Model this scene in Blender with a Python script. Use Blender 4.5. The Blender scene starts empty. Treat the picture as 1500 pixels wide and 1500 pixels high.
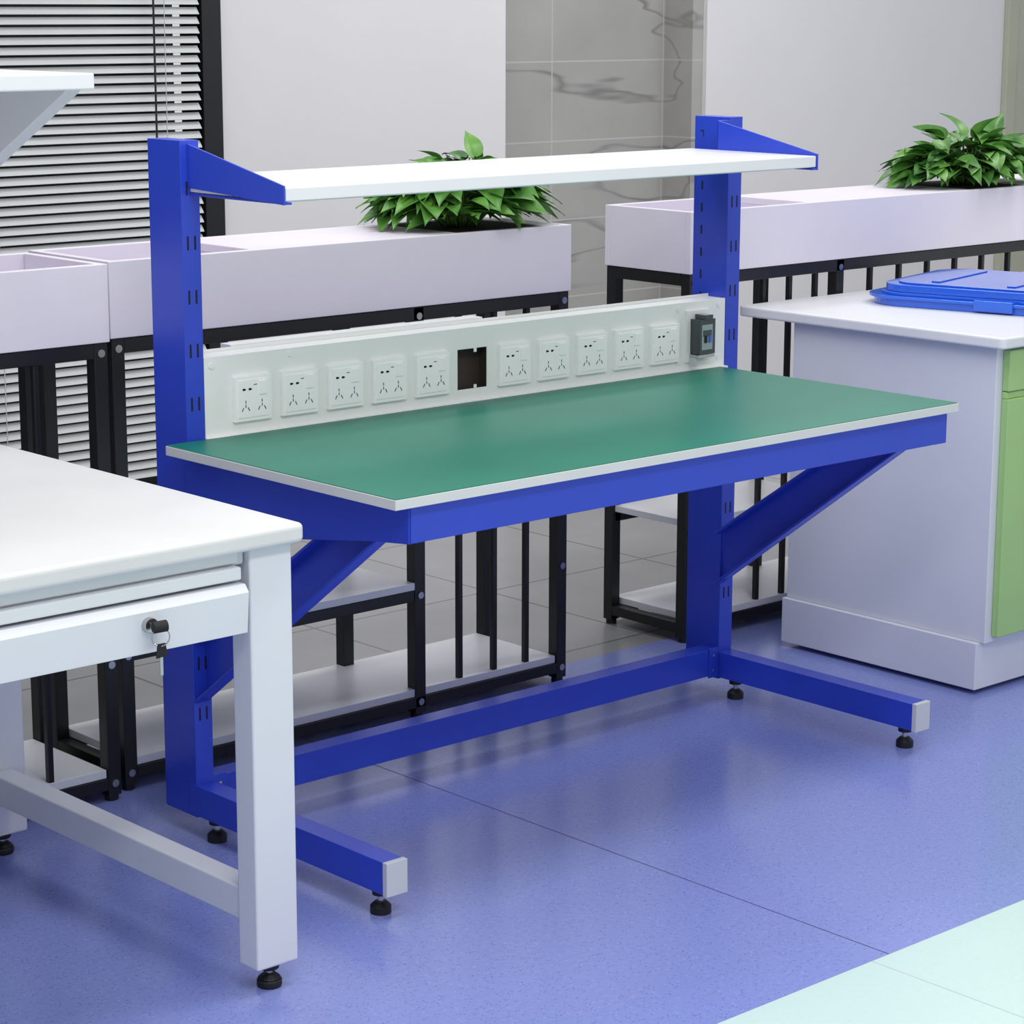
import bpy, bmesh, math, random
from mathutils import Vector, Matrix
random.seed(7)
sc=bpy.context.scene
sc.view_settings.view_transform='Standard'
sc.view_settings.look='None'

def s2l(c):
    return tuple(((v/255)/12.92 if v/255<=.04045 else (((v/255)+.055)/1.055)**2.4) for v in c)+(1,)
# ---------------------------------------------------------------- materials
def mat(name,rgb,rough=.45,metal=0,noise=0,nscale=8,coat=0,spec=.5,bump=0,bscale=200):
    m=bpy.data.materials.new(name);m.use_nodes=True
    nt=m.node_tree;b=nt.nodes['Principled BSDF']
    c=s2l(rgb)
    b.inputs['Roughness'].default_value=rough;b.inputs['Metallic'].default_value=metal
    b.inputs['Coat Weight'].default_value=coat;b.inputs['Specular IOR Level'].default_value=spec
    tc=nt.nodes.new('ShaderNodeTexCoord')
    n=nt.nodes.new('ShaderNodeTexNoise');n.inputs['Scale'].default_value=nscale;n.inputs['Detail'].default_value=4
    nt.links.new(tc.outputs['Object'],n.inputs['Vector'])
    r=nt.nodes.new('ShaderNodeValToRGB')
    k=noise
    r.color_ramp.elements[0].position=.3;r.color_ramp.elements[1].position=.7
    r.color_ramp.elements[0].color=tuple(v*(1-k) for v in c[:3])+(1,)
    r.color_ramp.elements[1].color=tuple(min(1,v*(1+k)) for v in c[:3])+(1,)
    nt.links.new(n.outputs['Fac'],r.inputs['Fac']);nt.links.new(r.outputs['Color'],b.inputs['Base Color'])
    if bump:
        n2=nt.nodes.new('ShaderNodeTexNoise');n2.inputs['Scale'].default_value=bscale
        nt.links.new(tc.outputs['Object'],n2.inputs['Vector'])
        bp=nt.nodes.new('ShaderNodeBump');bp.inputs['Strength'].default_value=bump;bp.inputs['Distance'].default_value=.001
        nt.links.new(n2.outputs['Fac'],bp.inputs['Height']);nt.links.new(bp.outputs['Normal'],b.inputs['Normal'])
    return m
BLUE=mat('blue_powder_coat',(44,70,196),.3,noise=.03,bump=.08)
SLOT=mat('slot_dark',(8,10,40),.7)
JOINT=mat('floor_joint',(60,66,110),.7)
GREEN=mat('green_esd_mat',(0,114,92),.42,noise=.06,nscale=5,bump=.05)
EDGE=mat('grey_white_edge',(208,210,211),.45,noise=.02)
WHITE=mat('white_laminate',(222,224,229),.35,noise=.01)
PANELW=mat('panel_off_white',(240,241,240),.4,noise=.01)
SOCK=mat('socket_plastic',(252,252,252),.3,noise=.005)
HOLE=mat('dark_hole',(22,20,20),.7)
BROWN=mat('inner_box_brown',(62,52,48),.7)
BLACKM=mat('black_steel',(16,16,19),.38,noise=.1)
RUBBER=mat('black_rubber',(14,14,14),.5,noise=.1)
CAP=mat('grey_plastic_cap',(200,204,208),.5,noise=.02)
CHROME=mat('chrome',(190,190,190),.25,metal=1)
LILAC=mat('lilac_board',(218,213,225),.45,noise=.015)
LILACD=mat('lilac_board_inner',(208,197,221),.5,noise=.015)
CABW=mat('cabinet_grey_lilac',(214,217,227),.4,noise=.01)
CABG=mat('cabinet_green',(160,198,128),.35,noise=.02)
DESKW=mat('desk_white_paint',(218,221,227),.35,noise=.01)
DESKT=mat('desk_top_laminate',(212,213,213),.5,noise=.02,bump=.1,bscale=400)
LIDB=mat('blue_plastic_lid',(34,98,215),.16,noise=.02,coat=.5)
SOIL=mat('soil',(50,36,26),.9,noise=.3,nscale=40)
BLIND=mat('blind_slat',(196,200,200),.4,noise=.02)
FRAME=mat('window_frame_black',(22,22,26),.4,noise=.1)
GLASSD=mat('dark_window_glass',(44,48,52),.15,noise=.15,nscale=1.5)
WALL=mat('wall_paint',(222,221,224),.75,noise=.012,nscale=3,bump=.1,bscale=60)
BREAK=mat('breaker_smoke',(52,60,64),.1,coat=.5)
DIN=mat('breaker_grey',(150,165,170),.3)
DOORM=mat('door_greenish',(178,180,162),.5,noise=.03)

def leafmat():
    m=mat('pothos_leaf',(50,110,30),.35,spec=.4)
    nt=m.node_tree
    r=[n for n in nt.nodes if n.type=='VALTORGB'][0]
    r.color_ramp.elements[0].color=s2l((42,96,38));r.color_ramp.elements[1].color=s2l((104,158,68))
    n=[n for n in nt.nodes if n.type=='TEX_NOISE'][0];n.inputs['Scale'].default_value=14
    return m
LEAF=leafmat()
STEM=mat('pothos_stem',(96,140,60),.5,noise=.1)

def floor_blue(name,base,dark,light,rough):
    m=bpy.data.materials.new(name);m.use_nodes=True;nt=m.node_tree;N=nt.nodes;L=nt.links
    b=N['Principled BSDF'];b.inputs['Roughness'].default_value=rough
    tc=N.new('ShaderNodeNewGeometry')
    def speck(scale,thr,gate):
        v=N.new('ShaderNodeTexVoronoi');v.inputs['Scale'].default_value=scale
        L.new(tc.outputs['Position'],v.inputs['Vector'])
        lt=N.new('ShaderNodeMath');lt.operation='LESS_THAN';lt.inputs[1].default_value=thr
        L.new(v.outputs['Distance'],lt.inputs[0])
        sp=N.new('ShaderNodeSeparateColor');L.new(v.outputs['Color'],sp.inputs[0])
        g=N.new('ShaderNodeMath');g.operation='LESS_THAN';g.inputs[1].default_value=gate
        L.new(sp.outputs[0],g.inputs[0])
        mu=N.new('ShaderNodeMath');mu.operation='MULTIPLY';L.new(lt.outputs[0],mu.inputs[0]);L.new(g.outputs[0],mu.inputs[1])
        return mu
    def mix(fac,a,col,s=1):
        mx=N.new('ShaderNodeMix');mx.data_type='RGBA'
        mm=N.new('ShaderNodeMath');mm.operation='MULTIPLY';mm.inputs[1].default_value=s;L.new(fac.outputs[0],mm.inputs[0])
        L.new(mm.outputs[0],mx.inputs['Factor'])
        if isinstance(a,tuple):mx.inputs['A'].default_value=a
        else:L.new(a.outputs['Result'],mx.inputs['A'])
        mx.inputs['B'].default_value=col;return mx
    n=N.new('ShaderNodeTexNoise');n.inputs['Scale'].default_value=90;n.inputs['Detail'].default_value=3
    L.new(tc.outputs['Position'],n.inputs['Vector'])
    a=mix(n,s2l(base),s2l(light),.5)
    a=mix(speck(190,.35,.22),a,s2l(dark),.4)
    a=mix(speck(130,.3,.15),a,s2l(light),.5)
    a=mix(speck(95,.17,.10),a,s2l(dark),.65)
    L.new(a.outputs['Result'],b.inputs['Base Color'])
    return m
FBLUE=floor_blue('floor_vinyl_blue',(120,133,200),(72,80,154),(154,166,219),.22)
FMINT=floor_blue('floor_vinyl_mint',(190,216,213),(182,207,204),(202,224,222),.35)

def brickmat(name,c1,mortar,w,h,axes,rough,vein=False,off=0,ms=.004,shift=(0,0)):
    m=bpy.data.materials.new(name);m.use_nodes=True;nt=m.node_tree;N=nt.nodes;L=nt.links
    b=N['Principled BSDF'];b.inputs['Roughness'].default_value=rough
    g=N.new('ShaderNodeNewGeometry');s=N.new('ShaderNodeSeparateXYZ');c=N.new('ShaderNodeCombineXYZ')
    L.new(g.outputs['Position'],s.inputs[0])
    for i in(0,1):
        ad=N.new('ShaderNodeMath');ad.operation='ADD';ad.inputs[1].default_value=shift[i]
        L.new(s.outputs[axes[i]],ad.inputs[0]);L.new(ad.outputs[0],c.inputs[i])
    br=N.new('ShaderNodeTexBrick');br.offset=off;br.inputs['Scale'].default_value=1
    br.inputs['Brick Width'].default_value=w;br.inputs['Row Height'].default_value=h
    br.inputs['Mortar Size'].default_value=ms;br.inputs['Mortar'].default_value=s2l(mortar)
    L.new(c.outputs[0],br.inputs['Vector'])
    n=N.new('ShaderNodeTexNoise');n.inputs['Scale'].default_value=3;n.inputs['Detail'].default_value=6
    L.new(g.outputs['Position'],n.inputs['Vector'])
    r=N.new('ShaderNodeValToRGB');cc=s2l(c1)
    r.color_ramp.elements[0].position=.3;r.color_ramp.elements[0].color=tuple(v*.9 for v in cc[:3])+(1,)
    r.color_ramp.elements[1].position=.7;r.color_ramp.elements[1].color=tuple(v*1.06 for v in cc[:3])+(1,)
    L.new(n.outputs['Fac'],r.inputs['Fac'])
    col=r.outputs['Color']
    if vein:
        n2=N.new('ShaderNodeTexNoise');n2.inputs['Scale'].default_value=1.0;n2.inputs['Detail'].default_value=3.5
        n2.inputs['Distortion'].default_value=.3;n2.inputs['Roughness'].default_value=.45
        mp=N.new('ShaderNodeMapping');mp.inputs['Rotation'].default_value=(0,-.95,0);mp.inputs['Scale'].default_value=(.45,1,3.2)
        mp.inputs['Location'].default_value=(.4,0,.3)
        L.new(g.outputs['Position'],mp.inputs['Vector']);L.new(mp.outputs[0],n2.inputs['Vector'])
        r2=N.new('ShaderNodeValToRGB');e=r2.color_ramp.elements
        e[0].position=.486;e[0].color=(0,0,0,1);e[1].position=.5;e[1].color=(1,1,1,1)
        e3=r2.color_ramp.elements.new(.507);e3.color=(0,0,0,1)
        L.new(n2.outputs['Fac'],r2.inputs['Fac'])
        n3=N.new('ShaderNodeTexNoise');n3.inputs['Scale'].default_value=3.5;L.new(g.outputs['Position'],n3.inputs['Vector'])
        mu=N.new('ShaderNodeMath');mu.operation='MULTIPLY';L.new(r2.outputs[0],mu.inputs[0]);L.new(n3.outputs['Fac'],mu.inputs[1])
        mx=N.new('ShaderNodeMix');mx.data_type='RGBA';L.new(mu.outputs[0],mx.inputs['Factor']);L.new(col,mx.inputs['A']);mx.inputs['B'].default_value=s2l((88,85,84))
        col=mx.outputs['Result']
    L.new(col,br.inputs['Color1']);L.new(col,br.inputs['Color2'])
    L.new(br.outputs['Color'],b.inputs['Base Color'])
    return m
TILE=brickmat('floor_tile_grey',(148,148,151),(100,100,103),.6,.6,(0,1),.25)
MARBLE=brickmat('marble_wall_tile',(168,167,164),(186,185,183),.6,.3,(0,2),.25,vein=True,ms=.003,shift=(.33,.135))

# ---------------------------------------------------------------- mesh builder
class B:
    def __init__(s):s.bm=bmesh.new();s.mats=[]
    def mi(s,m):
        if m not in s.mats:s.mats.append(m)
        return s.mats.index(m)
    def ext(s,pts,vec,m):
        i=s.mi(m);vec=Vector(vec)
        a=[s.bm.verts.new(Vector(p)) for p in pts];b=[s.bm.verts.new(Vector(p)+vec) for p in pts]
        fs=[s.bm.faces.new(a),s.bm.faces.new(b[::-1])]
        n=len(a)
        for k in range(n):fs.append(s.bm.faces.new((a[k],b[k],b[(k+1)%n],a[(k+1)%n])))
        for f in fs:f.material_index=i
        bmesh.ops.recalc_face_normals(s.bm,faces=fs)
        return s
    def box(s,x0,x1,y0,y1,z0,z1,m):
        return s.ext([(x0,y0,z0),(x1,y0,z0),(x1,y1,z0),(x0,y1,z0)],(0,0,z1-z0),m)
    def cyl(s,p0,p1,r,m,seg=20,r2=None):
        p0=Vector(p0);p1=Vector(p1);d=(p1-p0).normalized()
        u=d.orthogonal().normalized();v=d.cross(u);i=s.mi(m);r2=r if r2 is None else r2
        a=[];b=[]
        for k in range(seg):
            t=2*math.pi*k/seg;o=u*math.cos(t)+v*math.sin(t)
            a.append(s.bm.verts.new(p0+o*r));b.append(s.bm.verts.new(p1+o*r2))
        fs=[s.bm.faces.new(a),s.bm.faces.new(b)]
        for k in range(seg):fs.append(s.bm.faces.new((a[k],b[k],b[(k+1)%seg],a[(k+1)%seg])))
        for f in fs:f.material_index=i
        bmesh.ops.recalc_face_normals(s.bm,faces=fs)
        return s
    def torus(s,c,R,r,nrm,m,a0=0,a1=2*math.pi,n=24):
        c=Vector(c);nrm=Vector(nrm).normalized();u=nrm.orthogonal().normalized();v=nrm.cross(u)
        pr=None
        for k in range(n+1):
            t=a0+(a1-a0)*k/n;p=c+(u*math.cos(t)+v*math.sin(t))*R
            if pr is not None:s.cyl(pr,p,r,m,8)
            pr=p
        return s
    def done(s,name,parent=None,bevel=.0015,seg=2,smooth=False):
        me=bpy.data.meshes.new(name);s.bm.to_mesh(me);s.bm.free()
        for m in s.mats:me.materials.append(m)
        o=bpy.data.objects.new(name,me);sc.collection.objects.link(o)
        if parent:o.parent=parent
        if bevel:
            md=o.modifiers.new('bevel','BEVEL');md.width=bevel;md.segments=seg;md.limit_method='ANGLE';md.angle_limit=math.radians(50)
        for p in me.polygons:p.use_smooth=smooth
        return o
def empty(name):
    e=bpy.data.objects.new(name,None);sc.collection.objects.link(e);e.empty_display_size=.1;return e
def rrect(x0,x1,y0,y1,r,z,n=6):
    pts=[]
    for cx,cy,a in((x1-r,y0+r,-90),(x1-r,y1-r,0),(x0+r,y1-r,90),(x0+r,y0+r,180)):
        for k in range(n+1):
            t=math.radians(a+90*k/n);pts.append((cx+r*math.cos(t),cy+r*math.sin(t),z))
    return pts
def leveler(b,x,y,top,r=.019):
    b.cyl((x,y,0),(x,y,.014),r,RUBBER,20);b.cyl((x,y,.014),(x,y,.022),r,RUBBER,20,r*.55)
    b.cyl((x,y,.02),(x,y,top+.002),.006,CHROME,10);b.cyl((x,y,top-.012),(x,y,top+.001),r*.8,RUBBER,20)

H=.78
# ---------------------------------------------------------------- WORKBENCH
wb=empty('blue_workbench')
b=B();b.box(0,1.495,0,.668,H-.0185,H-.0012,EDGE)
b.ext(rrect(.0015,1.4935,.0015,.6675,.002,H-.0012,2),(0,0,.0016),GREEN);b.done('tabletop',wb,.0012)
UX=[(.057,.098),(1.522,1.565)]
b=B()
UF,UB,UT=.68,.785,1.334
for (x0,x1) in UX:
    b.box(x0,x1,UF,UB,.042,UT,BLUE)
    xm=(x0+x1)/2
    b.box(xm-.0225,xm+.0225,.108,UF+.02,.0465,.107,BLUE)
    b.box(xm-.0235,xm+.0235,.098,.11,.0455,.108,CAP)
    leveler(b,xm,.145,.0465);leveler(b,xm,.644,.0465)
    for k in range(12):
        z=UT-.10-k*.1
        if z<.2:break
        for dx in(-.008,.008):
            b.box(xm+dx-.0022,xm+dx+.0022,UF-.0006,UF+.002,z,z+.026,SLOT)
xr=UX[1][0]
for k in range(9):
    z=1.22-k*.05
    b.box(xr-.0006,xr+.001,.757,.762,z,z+.02,SLOT)
for yy in(.70,.765):
    b.box(xr-.0006,xr+.001,yy-.008,yy+.004,1.30,1.303,SLOT);b.box(xr-.0006,xr+.001,yy-.008,yy-.005,1.288,1.303,SLOT)
b.box(UX[0][1]-.001,UX[1][0]+.001,.684,.73,.052,.115,BLUE)
for x,s in((UX[0][1],1),(UX[1][0],-1)):
    b.box(min(x,x+s*.03),max(x,x+s*.03),.681,.685,.048,.119,BLUE)
    for z in(.065,.1):b.cyl((x+s*.015,.681,z),(x+s*.015,.6785,z),.004,CHROME,10)
b.done('uprights_and_feet',wb,.0025)
b=B()
zt=H-.0190
b.box(.0495,1.484,.020,.060,.695,zt,BLUE)
b.box(.0495,1.484,.62,.66,.70,zt,BLUE)
b.box(.09,1.44,.055,.625,zt-.004,zt-.0005,BLUE)
for x0 in(.047,1.4865-.035):
    b.ext([(x0,.023,zt-.0012),(x0,.023,.694),(x0,.13,.682),(x0,.670,.60),(x0,.670,zt-.0012)],(.035,0,0),BLUE)
b.box(1.470,1.535,.60,.6795,.66,zt-.01,BLUE)
for x0 in(.058,1.50):
    P=lambda dx:[(x0+dx,.12,.684),(x0+dx,.29,.66),(x0+dx,.679,.395),(x0+dx,.679,.27)]
    b.ext(P(.029),(.003,0,0),BLUE)
    b.ext([(x0,.12,.684),(x0,.128,.684),(x0,.679,.278),(x0,.679,.27)],(.030,0,0),BLUE)
    b.ext([(x0,.28,.664),(x0,.29,.664),(x0,.679,.397),(x0,.679,.388)],(.030,0,0),BLUE)
b.box(1.470,1.531,.10,.30,.672,.70,BLUE)
b.done('support_frame',wb,.0015)
b=B();b.box(.078,1.481,.39,.76,1.24,1.264,WHITE);b.box(.085,1.475,.44,.70,1.234,1.24,WHITE);b.done('upper_shelf',wb,.002)
b=B()
for x0 in(.072,1.482):
    b.ext([(x0,UF-.001,1.328),(x0,.388,1.268),(x0,.388,1.234),(x0,UF-.001,1.248)],(.004,0,0),BLUE)
    s=x0+.0045 if x0<1 else x0-.014
    b.ext([(s,UF-.001,1.239),(s,.388,1.2385),(s,.388,1.2345),(s,UF-.001,1.234)],(.0135,0,0),BLUE)
b.box(1.482,1.53,UF-.004,UF-.001,1.25,1.328,BLUE)
b.done('shelf_brackets',wb,.001)
pf,pb=.681,.735;px0,px1=.099,1.521;pz0,pz1=.745,.932
C0=.205;DX=.1118
hx=C0+5*DX
b=B()
b.box(px0,hx-.04,pf,pf+.0025,pz0,pz1,PANELW);b.box(hx+.04,px1,pf,pf+.0025,pz0,pz1,PANELW)
b.box(hx-.04,hx+.04,pf,pf+.0025,pz0,.805,PANELW);b.box(hx-.04,hx+.04,pf,pf+.0025,.888,pz1,PANELW)
b.box(px0,px1,pf-.0125,pf-.0005,pz0+.01,H-.0005,PANELW)
b.box(px0,px1,pf+.003,pb,pz1-.003,pz1-.0005,PANELW);b.box(px0,px1,pb-.002,pb,pz0,pz1+.006,PANELW)
b.box(.20,.84,pb+.001,pb+.035,.86,.941,PANELW)
b.box(hx-.05,hx+.05,pf+.035,pf+.037,.79,.90,BROWN)
for s in(-1,1):b.box(hx+s*.05-.001,hx+s*.05+.001,pf+.003,pf+.036,.79,.90,BROWN)
b.box(hx-.05,hx+.05,pf+.003,pf+.036,.79,.792,BROWN)
for z,s in((.805,1),(.888,-1)):
    b.box(hx+.004,hx+.011,pf-.001,pf+.0015,min(z,z+s*.008),max(z,z+s*.008),PANELW)
for x,z in((.115,.915),(.3,.92),(1.5,.918),(1.37,.918),(1.37,.80),(1.5,.80)):
    b.cyl((x,pf,z),(x,pf-.002,z),.006,PANELW,14)
b.done('power_panel',wb,.0005)
b=B()
for k in range(11):
    if k==5:continue
    cx=C0+k*DX;cz=.846;f=pf-.009
    b.box(cx-.043,cx+.043,f+.0005,pf,cz-.043,cz+.043,SOCK)
    b.box(cx-.036,cx+.036,f-.0008,f+.001,cz-.036,cz+.036,SOCK)
    b.box(cx+.012,cx+.03,f-.003,f,cz+.006,cz+.032,SOCK)
    fy=f-.0012
    def hole(x,z,w,h,rot=0):
        c,s_=math.cos(rot),math.sin(rot);q=[(-w,-h),(w,-h),(w,h),(-w,h)]
        b.ext([(x+a*c-d*s_,fy,z+a*s_+d*c) for a,d in q],(0,.001,0),HOLE)
    for dx in(-.023,-.009):
        hole(cx+dx,cz+.018,.0028,.0022);hole(cx+dx+.001,cz+.018,.004,.0012)
    hole(cx+.004,cz+.026,.004,.0008)
    for ox in(-.019,.019):
        hole(cx+ox,cz-.006,.001,.003)
        hole(cx+ox-.007,cz-.02,.001,.0042,-.5);hole(cx+ox+.007,cz-.02,.001,.0042,.5);hole(cx+ox,cz-.014,.001,.003)
b.done('sockets',wb,.001)
b=B()
bx=1.428;bz=.853
b.box(bx-.036,bx+.036,pf-.006,pf,bz-.055,bz+.06,PANELW)
b.box(bx-.025,bx+.025,pf-.035,pf-.006,bz-.036,bz+.042,BREAK)
b.box(bx-.019,bx+.015,pf-.0365,pf-.034,bz-.026,bz+.030,DIN)
b.box(bx-.016,bx+.012,pf-.037,pf-.036,bz+.004,bz+.018,BREAK)
b.box(bx-.012,bx-.004,pf-.039,pf-.035,bz-.010,bz+.006,HOLE)
b.box(bx+.002,bx+.010,pf-.039,pf-.035,bz-.010,bz+.006,LIDB)
b.box(bx-.027,bx+.027,pf-.032,pf-.005,bz-.044,bz-.037,CHROME)
b.box(bx-.012,bx+.012,pf-.04,pf-.008,bz+.042,bz+.052,BREAK)
b.box(bx-.028,bx-.022,pf-.025,pf-.008,bz-.062,bz-.044,CAP)
b.done('circuit_breaker',wb,.0012)

# ---------------------------------------------------------------- WHITE DESK
dk=empty('white_desk')
b=B();b.ext(rrect(-1.74,-.211,-.035,.955,.014,.747,5),(0,0,.031),DESKT);b.done('desk_top',dk,.008,4)
b=B()
for x0,x1 in((-.305,-.223),(-1.712,-1.631)):
    for y0,y1 in((-.012,.040),(.835,.887)):
        b.box(x0,x1,y0,y1,.042,.747,DESKW);leveler(b,(x0+x1)/2,(y0+y1)/2,.042,.021)
    b.box(x0+.005,x1-.03,.04,.835,.115,.172,DESKW)
    b.box(x0+.005,x1-.03,.04,.835,.672,.747,DESKW)
b.box(-1.631,-.307,.85,.88,.12,.172,DESKW);b.box(-1.631,-.307,.85,.88,.672,.747,DESKW)
b.box(-1.631,-.307,.0,.03,.72,.747,DESKW)
b.done('desk_frame',dk,.004,3)
b=B()
b.box(-1.625,-.325,-.010,.02,.726,.7465,DESKW)
b.box(-1.625,-.326,-.020,.3,.701,.722,DESKW)
b.done('pull_out_tray',dk,.003)
b=B()
for x0,x1 in((-.94,-.324),(-1.625,-.945)):
    b.ext([(x0,-.030,.618),(x0,-.036,.684),(x0,-.026,.696),(x0,.0,.696),(x0,.0,.618)],(x1-x0,0,0),DESKW)
    b.box(x0+.02,x1-.02,0,.45,.625,.692,DESKW)
lx,lz=-.51,.664
b.cyl((lx,-.032,lz),(lx,-.044,lz),.012,CHROME,20)
b.box(lx-.002,lx+.002,-.058,-.042,lz-.004,lz+.004,CHROME)
b.cyl((lx-.006,-.056,lz),(lx+.016,-.060,lz+.001),.009,HOLE,16);b.torus((lx+.006,-.058,lz-.016),.014,.0012,(.3,1,0),CHROME)
b.ext([(lx+.000,-.059,lz-.026),(lx+.014,-.059,lz-.026),(lx+.018,-.059,lz-.048),(lx-.003,-.059,lz-.048)],(0,.003,0),HOLE)
b.box(lx+.003,lx+.009,-.059,-.057,lz-.076,lz-.046,CHROME)
b.done('drawers_with_lock',dk,.002)
b=B();b.box(-1.72,-.195,.56,.93,1.434,1.462,WHITE);b.done('desk_upper_shelf',dk,.003)
b=B()
for x0 in(-.235,-1.69):
    b.ext([(x0,.585,1.434),(x0,.92,1.434),(x0,.92,1.262),(x0,.60,1.425)],(.03,0,0),DESKW)
    b.box(x0-.065,x0-.03,.90,.945,.7785,1.50,DESKW)
    b.box(x0-.065,x0+.001,.90,.92,1.28,1.434,DESKW)
b.done('desk_shelf_posts',dk,.002)

# ---------------------------------------------------------------- CABINET
cb=empty('lab_cabinet')
b=B();cx0,cx1=1.985,3.6
b.box(cx0-.012,cx1,.285,.885,.012,.125,CABW);b.box(cx0,cx1,.27,.88,.125,.82,CABW)
for x in(cx0+.06,cx1-.1):
    for y in(.33,.82):b.cyl((x,y,0),(x,y,.014),.02,RUBBER,16)
b.done('carcass',cb,.002)
b=B();b.ext(rrect(1.955,cx1+.02,.232,1.04,.015,.8205,5),(0,0,.026),WHITE);b.done('countertop',cb,.005,3)
b=B()
n=3;w=(cx1-cx0-.03)/n
for k in range(n):
    xa=cx0+.022+k*w;xb=xa+w-.006
    b.box(xa,xb,.25,.269,.14,.70,CABG)
    b.box(xa,xb,.25,.269,.718,.812,CABG)
    b.box(xa,xb,.256,.269,.70,.716,CABG)
    b.box((xa+xb)/2-.06,(xa+xb)/2+.06,.235,.25,.76,.77,CHROME)
b.done('doors_and_drawers',cb,.002)

lid=B();z0=.8472
steps=[(0,0,.018,.11),(-.008,.018,.025,.105),(.018,.025,.032,.09),(.028,.032,.050,.085),(.055,.050,.054,.07)]
for d,za,zb,r in steps:
    lid.ext(rrect(-.25+d,.25-d,-.36+d,.36-d,max(r,.03),za,8),(0,0,zb-za),LIDB)
for yy in(-.2,0,.2):lid.box(-.15,.15,yy-.012,yy+.012,.054,.057,LIDB)
lid.box(-.262,-.24,-.05,.05,.004,.03,LIDB)
o=lid.done('blue_plastic_lid',None,.004,3)
o.location=(2.54,.575,z0);o.rotation_euler=(0,0,math.radians(14))

# ---------------------------------------------------------------- PLANTER RACKS
def rack(x0,x1,y0,xm,bars,mid,open_left,plantx):
    r=empty('planter_rack')
    dp=.29;y1=y0+dp;t=.03;zt=.932
    b=B()
    xs=[x0,x1-t]+([xm] if xm else [])
    for x in xs:
        for y in(y0,y1-t):
            b.box(x,x+t,y,y+t,.012,zt,BLACKM);b.cyl((x+t/2,y+t/2,0),(x+t/2,y+t/2,.013),.014,RUBBER,14)
    for y in(y0,y1-t):
        b.box(x0+t,x1-t,y,y+t,zt-t,zt-.0005,BLACKM);b.box(x0+t,x1-t,y,y+t,.025,.05,BLACKM)
    for x in xs:
        b.box(x,x+t,y0+t,y1-t,zt-t,zt-.0005,BLACKM);b.box(x,x+t,y0+t,y1-t,.025,.05,BLACKM)
    for x in bars:b.box(x-.006,x+.006,y0+.006,y0+.02,.05,zt-t,BLACKM)
    if mid:
        ma,mb=mid
        for y in(y0+.002,y1-t):b.box(ma,mb,y,y+t-.004,.272,.298,BLACKM)
    b.done('steel_frame',r,.0015)
    b=B()
    b.box(x0+t+.002,x1-t-.002,y0+.004,y1-.004,.0505,.068,WHITE)
    if mid:b.box(mid[0],mid[1],y0+.001,y1-.001,.2985,.315,WHITE)
    b.done('shelf_boards',r,.001)
    b=B()
    for x in xs:
        for z in(.912,.038)+((.285,) if mid else ()):
            b.cyl((x+t/2,y0,z),(x+t/2,y0-.003,z),.008,CHROME,14)
    b.done('bolts',r,.0)
    b=B();w=.018;za,zb=zt+.001,1.085
    b.box(x0-.004,x1+.004,y0-.004,y0-.004+w,za,zb,LILAC);b.box(x0-.004,x1+.004,y1+.004-w,y1+.004,za,zb,LILAC)
    b.box(x0-.004,x0-.004+w,y0+w-.004,y1+.004-w,za,zb,LILAC);b.box(x1+.004-w,x1+.004,y0+w-.004,y1+.004-w,za,zb,LILAC)
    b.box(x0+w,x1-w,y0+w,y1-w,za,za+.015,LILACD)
    if open_left is not None:
        pa,pc=plantx-.13,min(plantx+.13,x1-.03)
        b.box(open_left,pa,y0+w-.004,y1+.004-w,zb-.018,zb-.0005,LILAC)
        if pc<x1-.04:b.box(pc,x1-w+.004,y0+w-.004,y1+.004-w,zb-.018,zb-.0005,LILAC)
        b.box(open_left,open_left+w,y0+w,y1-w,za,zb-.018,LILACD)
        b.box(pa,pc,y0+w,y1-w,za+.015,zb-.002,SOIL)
    b.done('planter_trough',r,.0015)
    return r
rack(-1.10,.077,.975,None,[-.95,-.8,-.65,-.5,-.35,-.2,-.08],(-1.1,-.3),None,None)
rack(.108,1.345,1.008,.88,[1.02,1.125,1.225],(.115,.88),.46,1.15)
rack(1.80,3.60,1.058,2.35,[2.08,2.18,2.28,2.5,2.62,2.74,2.86,2.98,3.1],(1.81,2.35),2.25,3.05)

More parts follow.
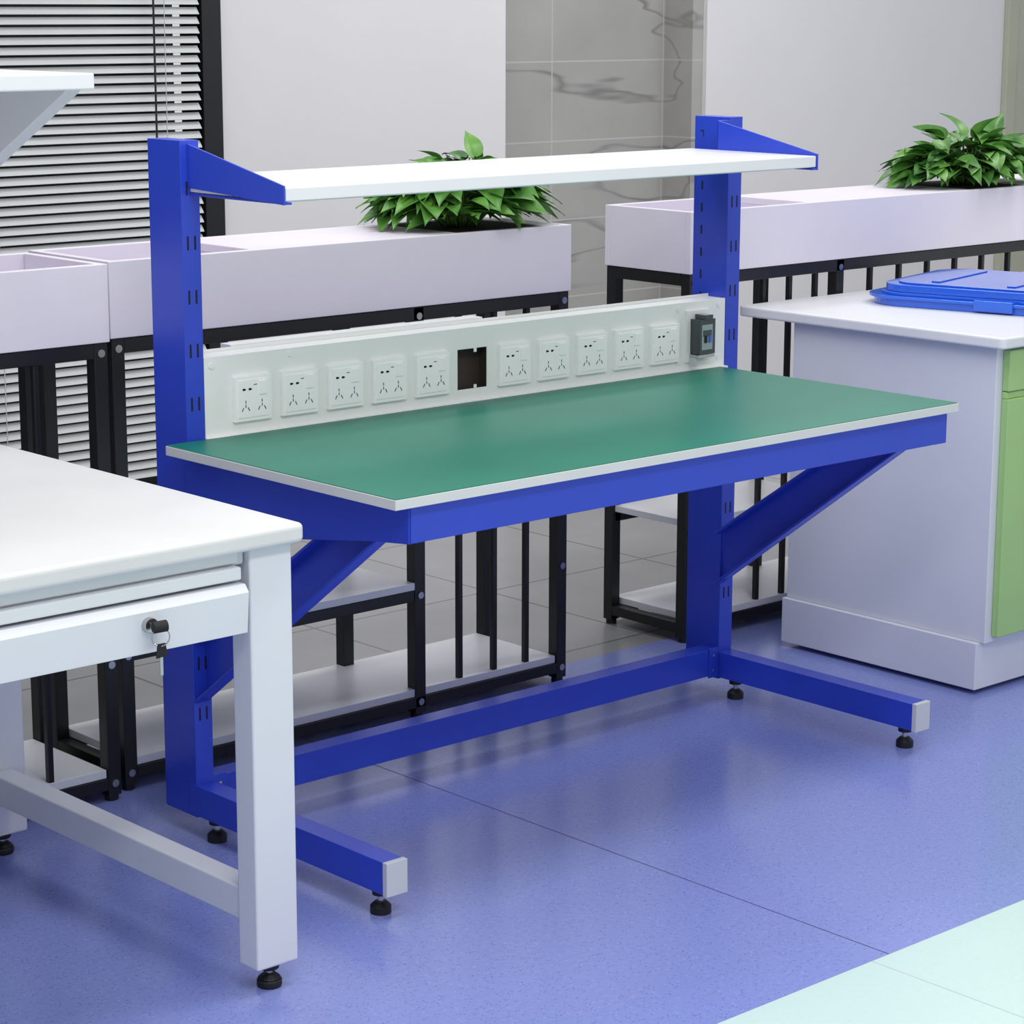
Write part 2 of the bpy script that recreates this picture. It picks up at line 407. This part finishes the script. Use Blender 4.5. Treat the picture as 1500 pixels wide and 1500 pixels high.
# ---------------------------------------------------------------- POTHOS
def pothos(name,cx,cy,cz,n,rx,ry,hz,seed):
    rnd=random.Random(seed);b=B();li=b.mi(LEAF);bm=b.bm
    def leaf(base,d,up,ln,wd,droop):
        d=d.normalized();side=d.cross(up).normalized();nrm=side.cross(d).normalized()
        T=[0,.05,.12,.22,.34,.46,.58,.7,.81,.91,1.0];W=[.2,.62,.9,1,.99,.9,.76,.56,.34,.14,.0]
        back=[-.07,-.09,-.06,-.03,0,0,0,0,0,0,0];tw=rnd.uniform(-.25,.25);wv=rnd.uniform(0,6)
        rows=[]
        for t,w,bk in zip(T,W,back):
            c=base+d*(ln*t)-nrm*(droop*ln*t*t)+side*(tw*ln*t*t)
            row=[]
            for s in(-1,-.66,-.33,0,.33,.66,1):
                p=c+side*(s*w*wd*.5)+nrm*(abs(s)**1.3*w*wd*.2+.03*wd*s*math.sin(wv+t*7))+d*(abs(s)*bk*ln)
                if p.z<cz+.0015:p.z=cz+.0015
                row.append(bm.verts.new(p))
            rows.append(row)
        for r0,r1 in zip(rows,rows[1:]):
            for k in range(6):
                f=bm.faces.new((r0[k],r0[k+1],r1[k+1],r1[k]));f.material_index=li
    for i in range(n):
        az=rnd.uniform(0,2*math.pi);q=math.sqrt(rnd.random())
        out=Vector((math.cos(az),math.sin(az),0))
        hh=.022+hz*(1-.75*q*q)*rnd.uniform(.05,1.0)
        base=Vector((cx+out.x*rx*q,cy+out.y*ry*q,cz+.005+hh))
        d=out*(.35+.7*q)+Vector((rnd.uniform(-.6,.6),rnd.uniform(-.6,.6),rnd.uniform(-.15,.6)*(1.15-q)))
        ln=rnd.uniform(.055,.10);up=Vector((rnd.uniform(-.45,.45),rnd.uniform(-.45,.45),1))
        root=Vector((cx+out.x*rx*q*.25,cy+out.y*ry*q*.25,cz-.001));pr=root
        for k in range(1,5):
            t=k/4;p=root.lerp(base,t)+Vector((0,0,.025*math.sin(math.pi*t)))
            b.cyl(pr,p,.0016,STEM,5);pr=p
        leaf(base,d,up,ln,ln*rnd.uniform(.58,.76),rnd.uniform(.05,.6))
    o=b.done(name,None,0)
    for p in o.data.polygons:p.use_smooth=True
    return o
pothos('potted_pothos',1.14,1.155,1.085,270,.19,.11,.14,3)
pothos('potted_pothos',3.07,1.2,1.085,240,.24,.12,.125,11)

# ---------------------------------------------------------------- ROOM
YW=3.6
b=B();JX=.60
b.box(-4,JX-.0015,-.58,1.12,-.02,0,FBLUE);b.box(JX+.0015,8,-.58,1.12,-.02,0,FBLUE)
b.box(JX-.0015,JX+.0015,-.58,1.12,-.02,-.0006,JOINT)
b.box(-4,JX-.049,-4.5,-.582,-.02,0,FMINT);b.box(JX-.045,8,-4.5,-.582,-.02,0,FMINT)
b.box(JX-.049,JX-.045,-4.5,-.582,-.02,-.0008,CAP);b.box(-4,8,-.582,-.58,-.02,-.0004,CAP)
b.box(-4,8,1.12,5,-.02,-.0002,TILE)
b.done('floor',None,0)
b=B();b.box(2.205,3.48,YW,YW+.12,0,3.2,WALL);b.box(-4,2.205,YW+.25,YW+.3,0,3.2,GLASSD)
b.box(4.54,8,YW,YW+.12,0,3.2,WALL);b.box(-4,2.205,YW,YW+.12,2.7,3.2,WALL)
b.box(3.3,4.7,YW+.17,YW+.23,0,3.2,MARBLE)
b.box(4.48,4.54,YW+.02,YW+.17,0,3.2,MARBLE);b.box(3.42,3.48,YW+.12,YW+.17,0,3.2,WALL)
b.done('wall_back',None,0)
w=empty('window_1')
b=B();b.box(2.13,2.205,YW-.03,YW+.1,0,2.7,FRAME);b.box(-.6,-.5,YW-.03,YW+.1,0,2.7,FRAME)
b.box(-.5,2.13,YW+.02,YW+.1,0,.05,FRAME);b.box(-.5,2.13,YW+.02,YW+.1,2.64,2.7,FRAME);b.box(1.0,1.05,YW+.02,YW+.1,.05,2.64,FRAME)
b.done('window_frame',w,.002)
b=B();z=.06
while z<2.6:
    th=math.radians(52);c,s=.0138*math.cos(th),.0138*math.sin(th)
    b.ext([(-.49,YW-.02-c,z-s),(-.49,YW-.02+c,z+s),(-.49,YW-.02+c-.0006,z+s+.001),(-.49,YW-.02,z+.003),(-.49,YW-.02-c-.0006,z-s+.001)],(2.61,0,0),BLIND)
    z+=.0305
for x in(-.2,.6,1.35,1.98):b.cyl((x,YW-.036,.05),(x,YW-.036,2.62),.0015,BLIND,6)
b.cyl((1.93,YW-.05,1.1),(1.93,YW-.05,2.6),.0035,FRAME,8)
b.done('venetian_blind',w,0)
b=B();b.box(6.45,6.52,YW-.03,YW-.001,0,2.3,DOORM);b.box(6.52,7.4,YW-.02,YW-.001,0,2.2,DOORM);b.box(6.45,7.45,YW-.03,YW-.001,2.2,2.3,DOORM);b.done('door_1',None,.003)
b=B();b.box(8,8.1,-4.5,5,0,3.2,WALL);b.done('wall_right',None,0)
b=B();b.box(-4.1,-4,-4.5,5,0,3.2,WALL);b.done('wall_left',None,0)

# ---------------------------------------------------------------- LIGHT
wd=bpy.data.worlds.new('world');sc.world=wd;wd.use_nodes=True
bg=wd.node_tree.nodes['Background'];bg.inputs[0].default_value=(.97,.98,1,1);bg.inputs[1].default_value=.68
def area(n,loc,sx,sy,e,rot=(0,0,0)):
    l=bpy.data.lights.new(n,'AREA');l.shape='RECTANGLE';l.size=sx;l.size_y=sy;l.energy=e;l.color=(1,.99,.97)
    o=bpy.data.objects.new(n,l);o.location=loc;o.rotation_euler=rot;sc.collection.objects.link(o)
area('front_fill_lamp',(.3,-.4,3.1),2.4,.6,38)
area('front_fill_lamp',(.3,1.6,3.1),2.4,.6,24)
area('front_fill_lamp',(4.2,.4,3.1),2.4,.6,40)
area('front_fill_lamp',(3.6,2.6,3.1),3.0,.6,28)
area('front_fill_lamp',(-1.2,-2.4,3.1),2.4,.6,66)  # fill lamp added on the camera side to brighten camera-facing fronts

# ---------------------------------------------------------------- CAMERA
f,cxx,cyy,czz,yaw,pit,rol=3518.68,-2.4528,-2.9956,1.5783,.8352,.2084,.0023
F=Vector((math.cos(yaw)*math.cos(pit),math.sin(yaw)*math.cos(pit),-math.sin(pit)))
R=Vector((math.sin(yaw),-math.cos(yaw),0));U=R.cross(F)
R2=R*math.cos(rol)+U*math.sin(rol);U2=-R*math.sin(rol)+U*math.cos(rol)
cam=bpy.data.cameras.new('camera');cam.sensor_width=36;cam.sensor_fit='HORIZONTAL';cam.lens=f/1500*36;cam.clip_end=50
co=bpy.data.objects.new('camera',cam);sc.collection.objects.link(co)
M=Matrix((R2,U2,-F)).transposed().to_4x4();M.translation=Vector((cxx,cyy,czz));co.matrix_world=M
sc.camera=co
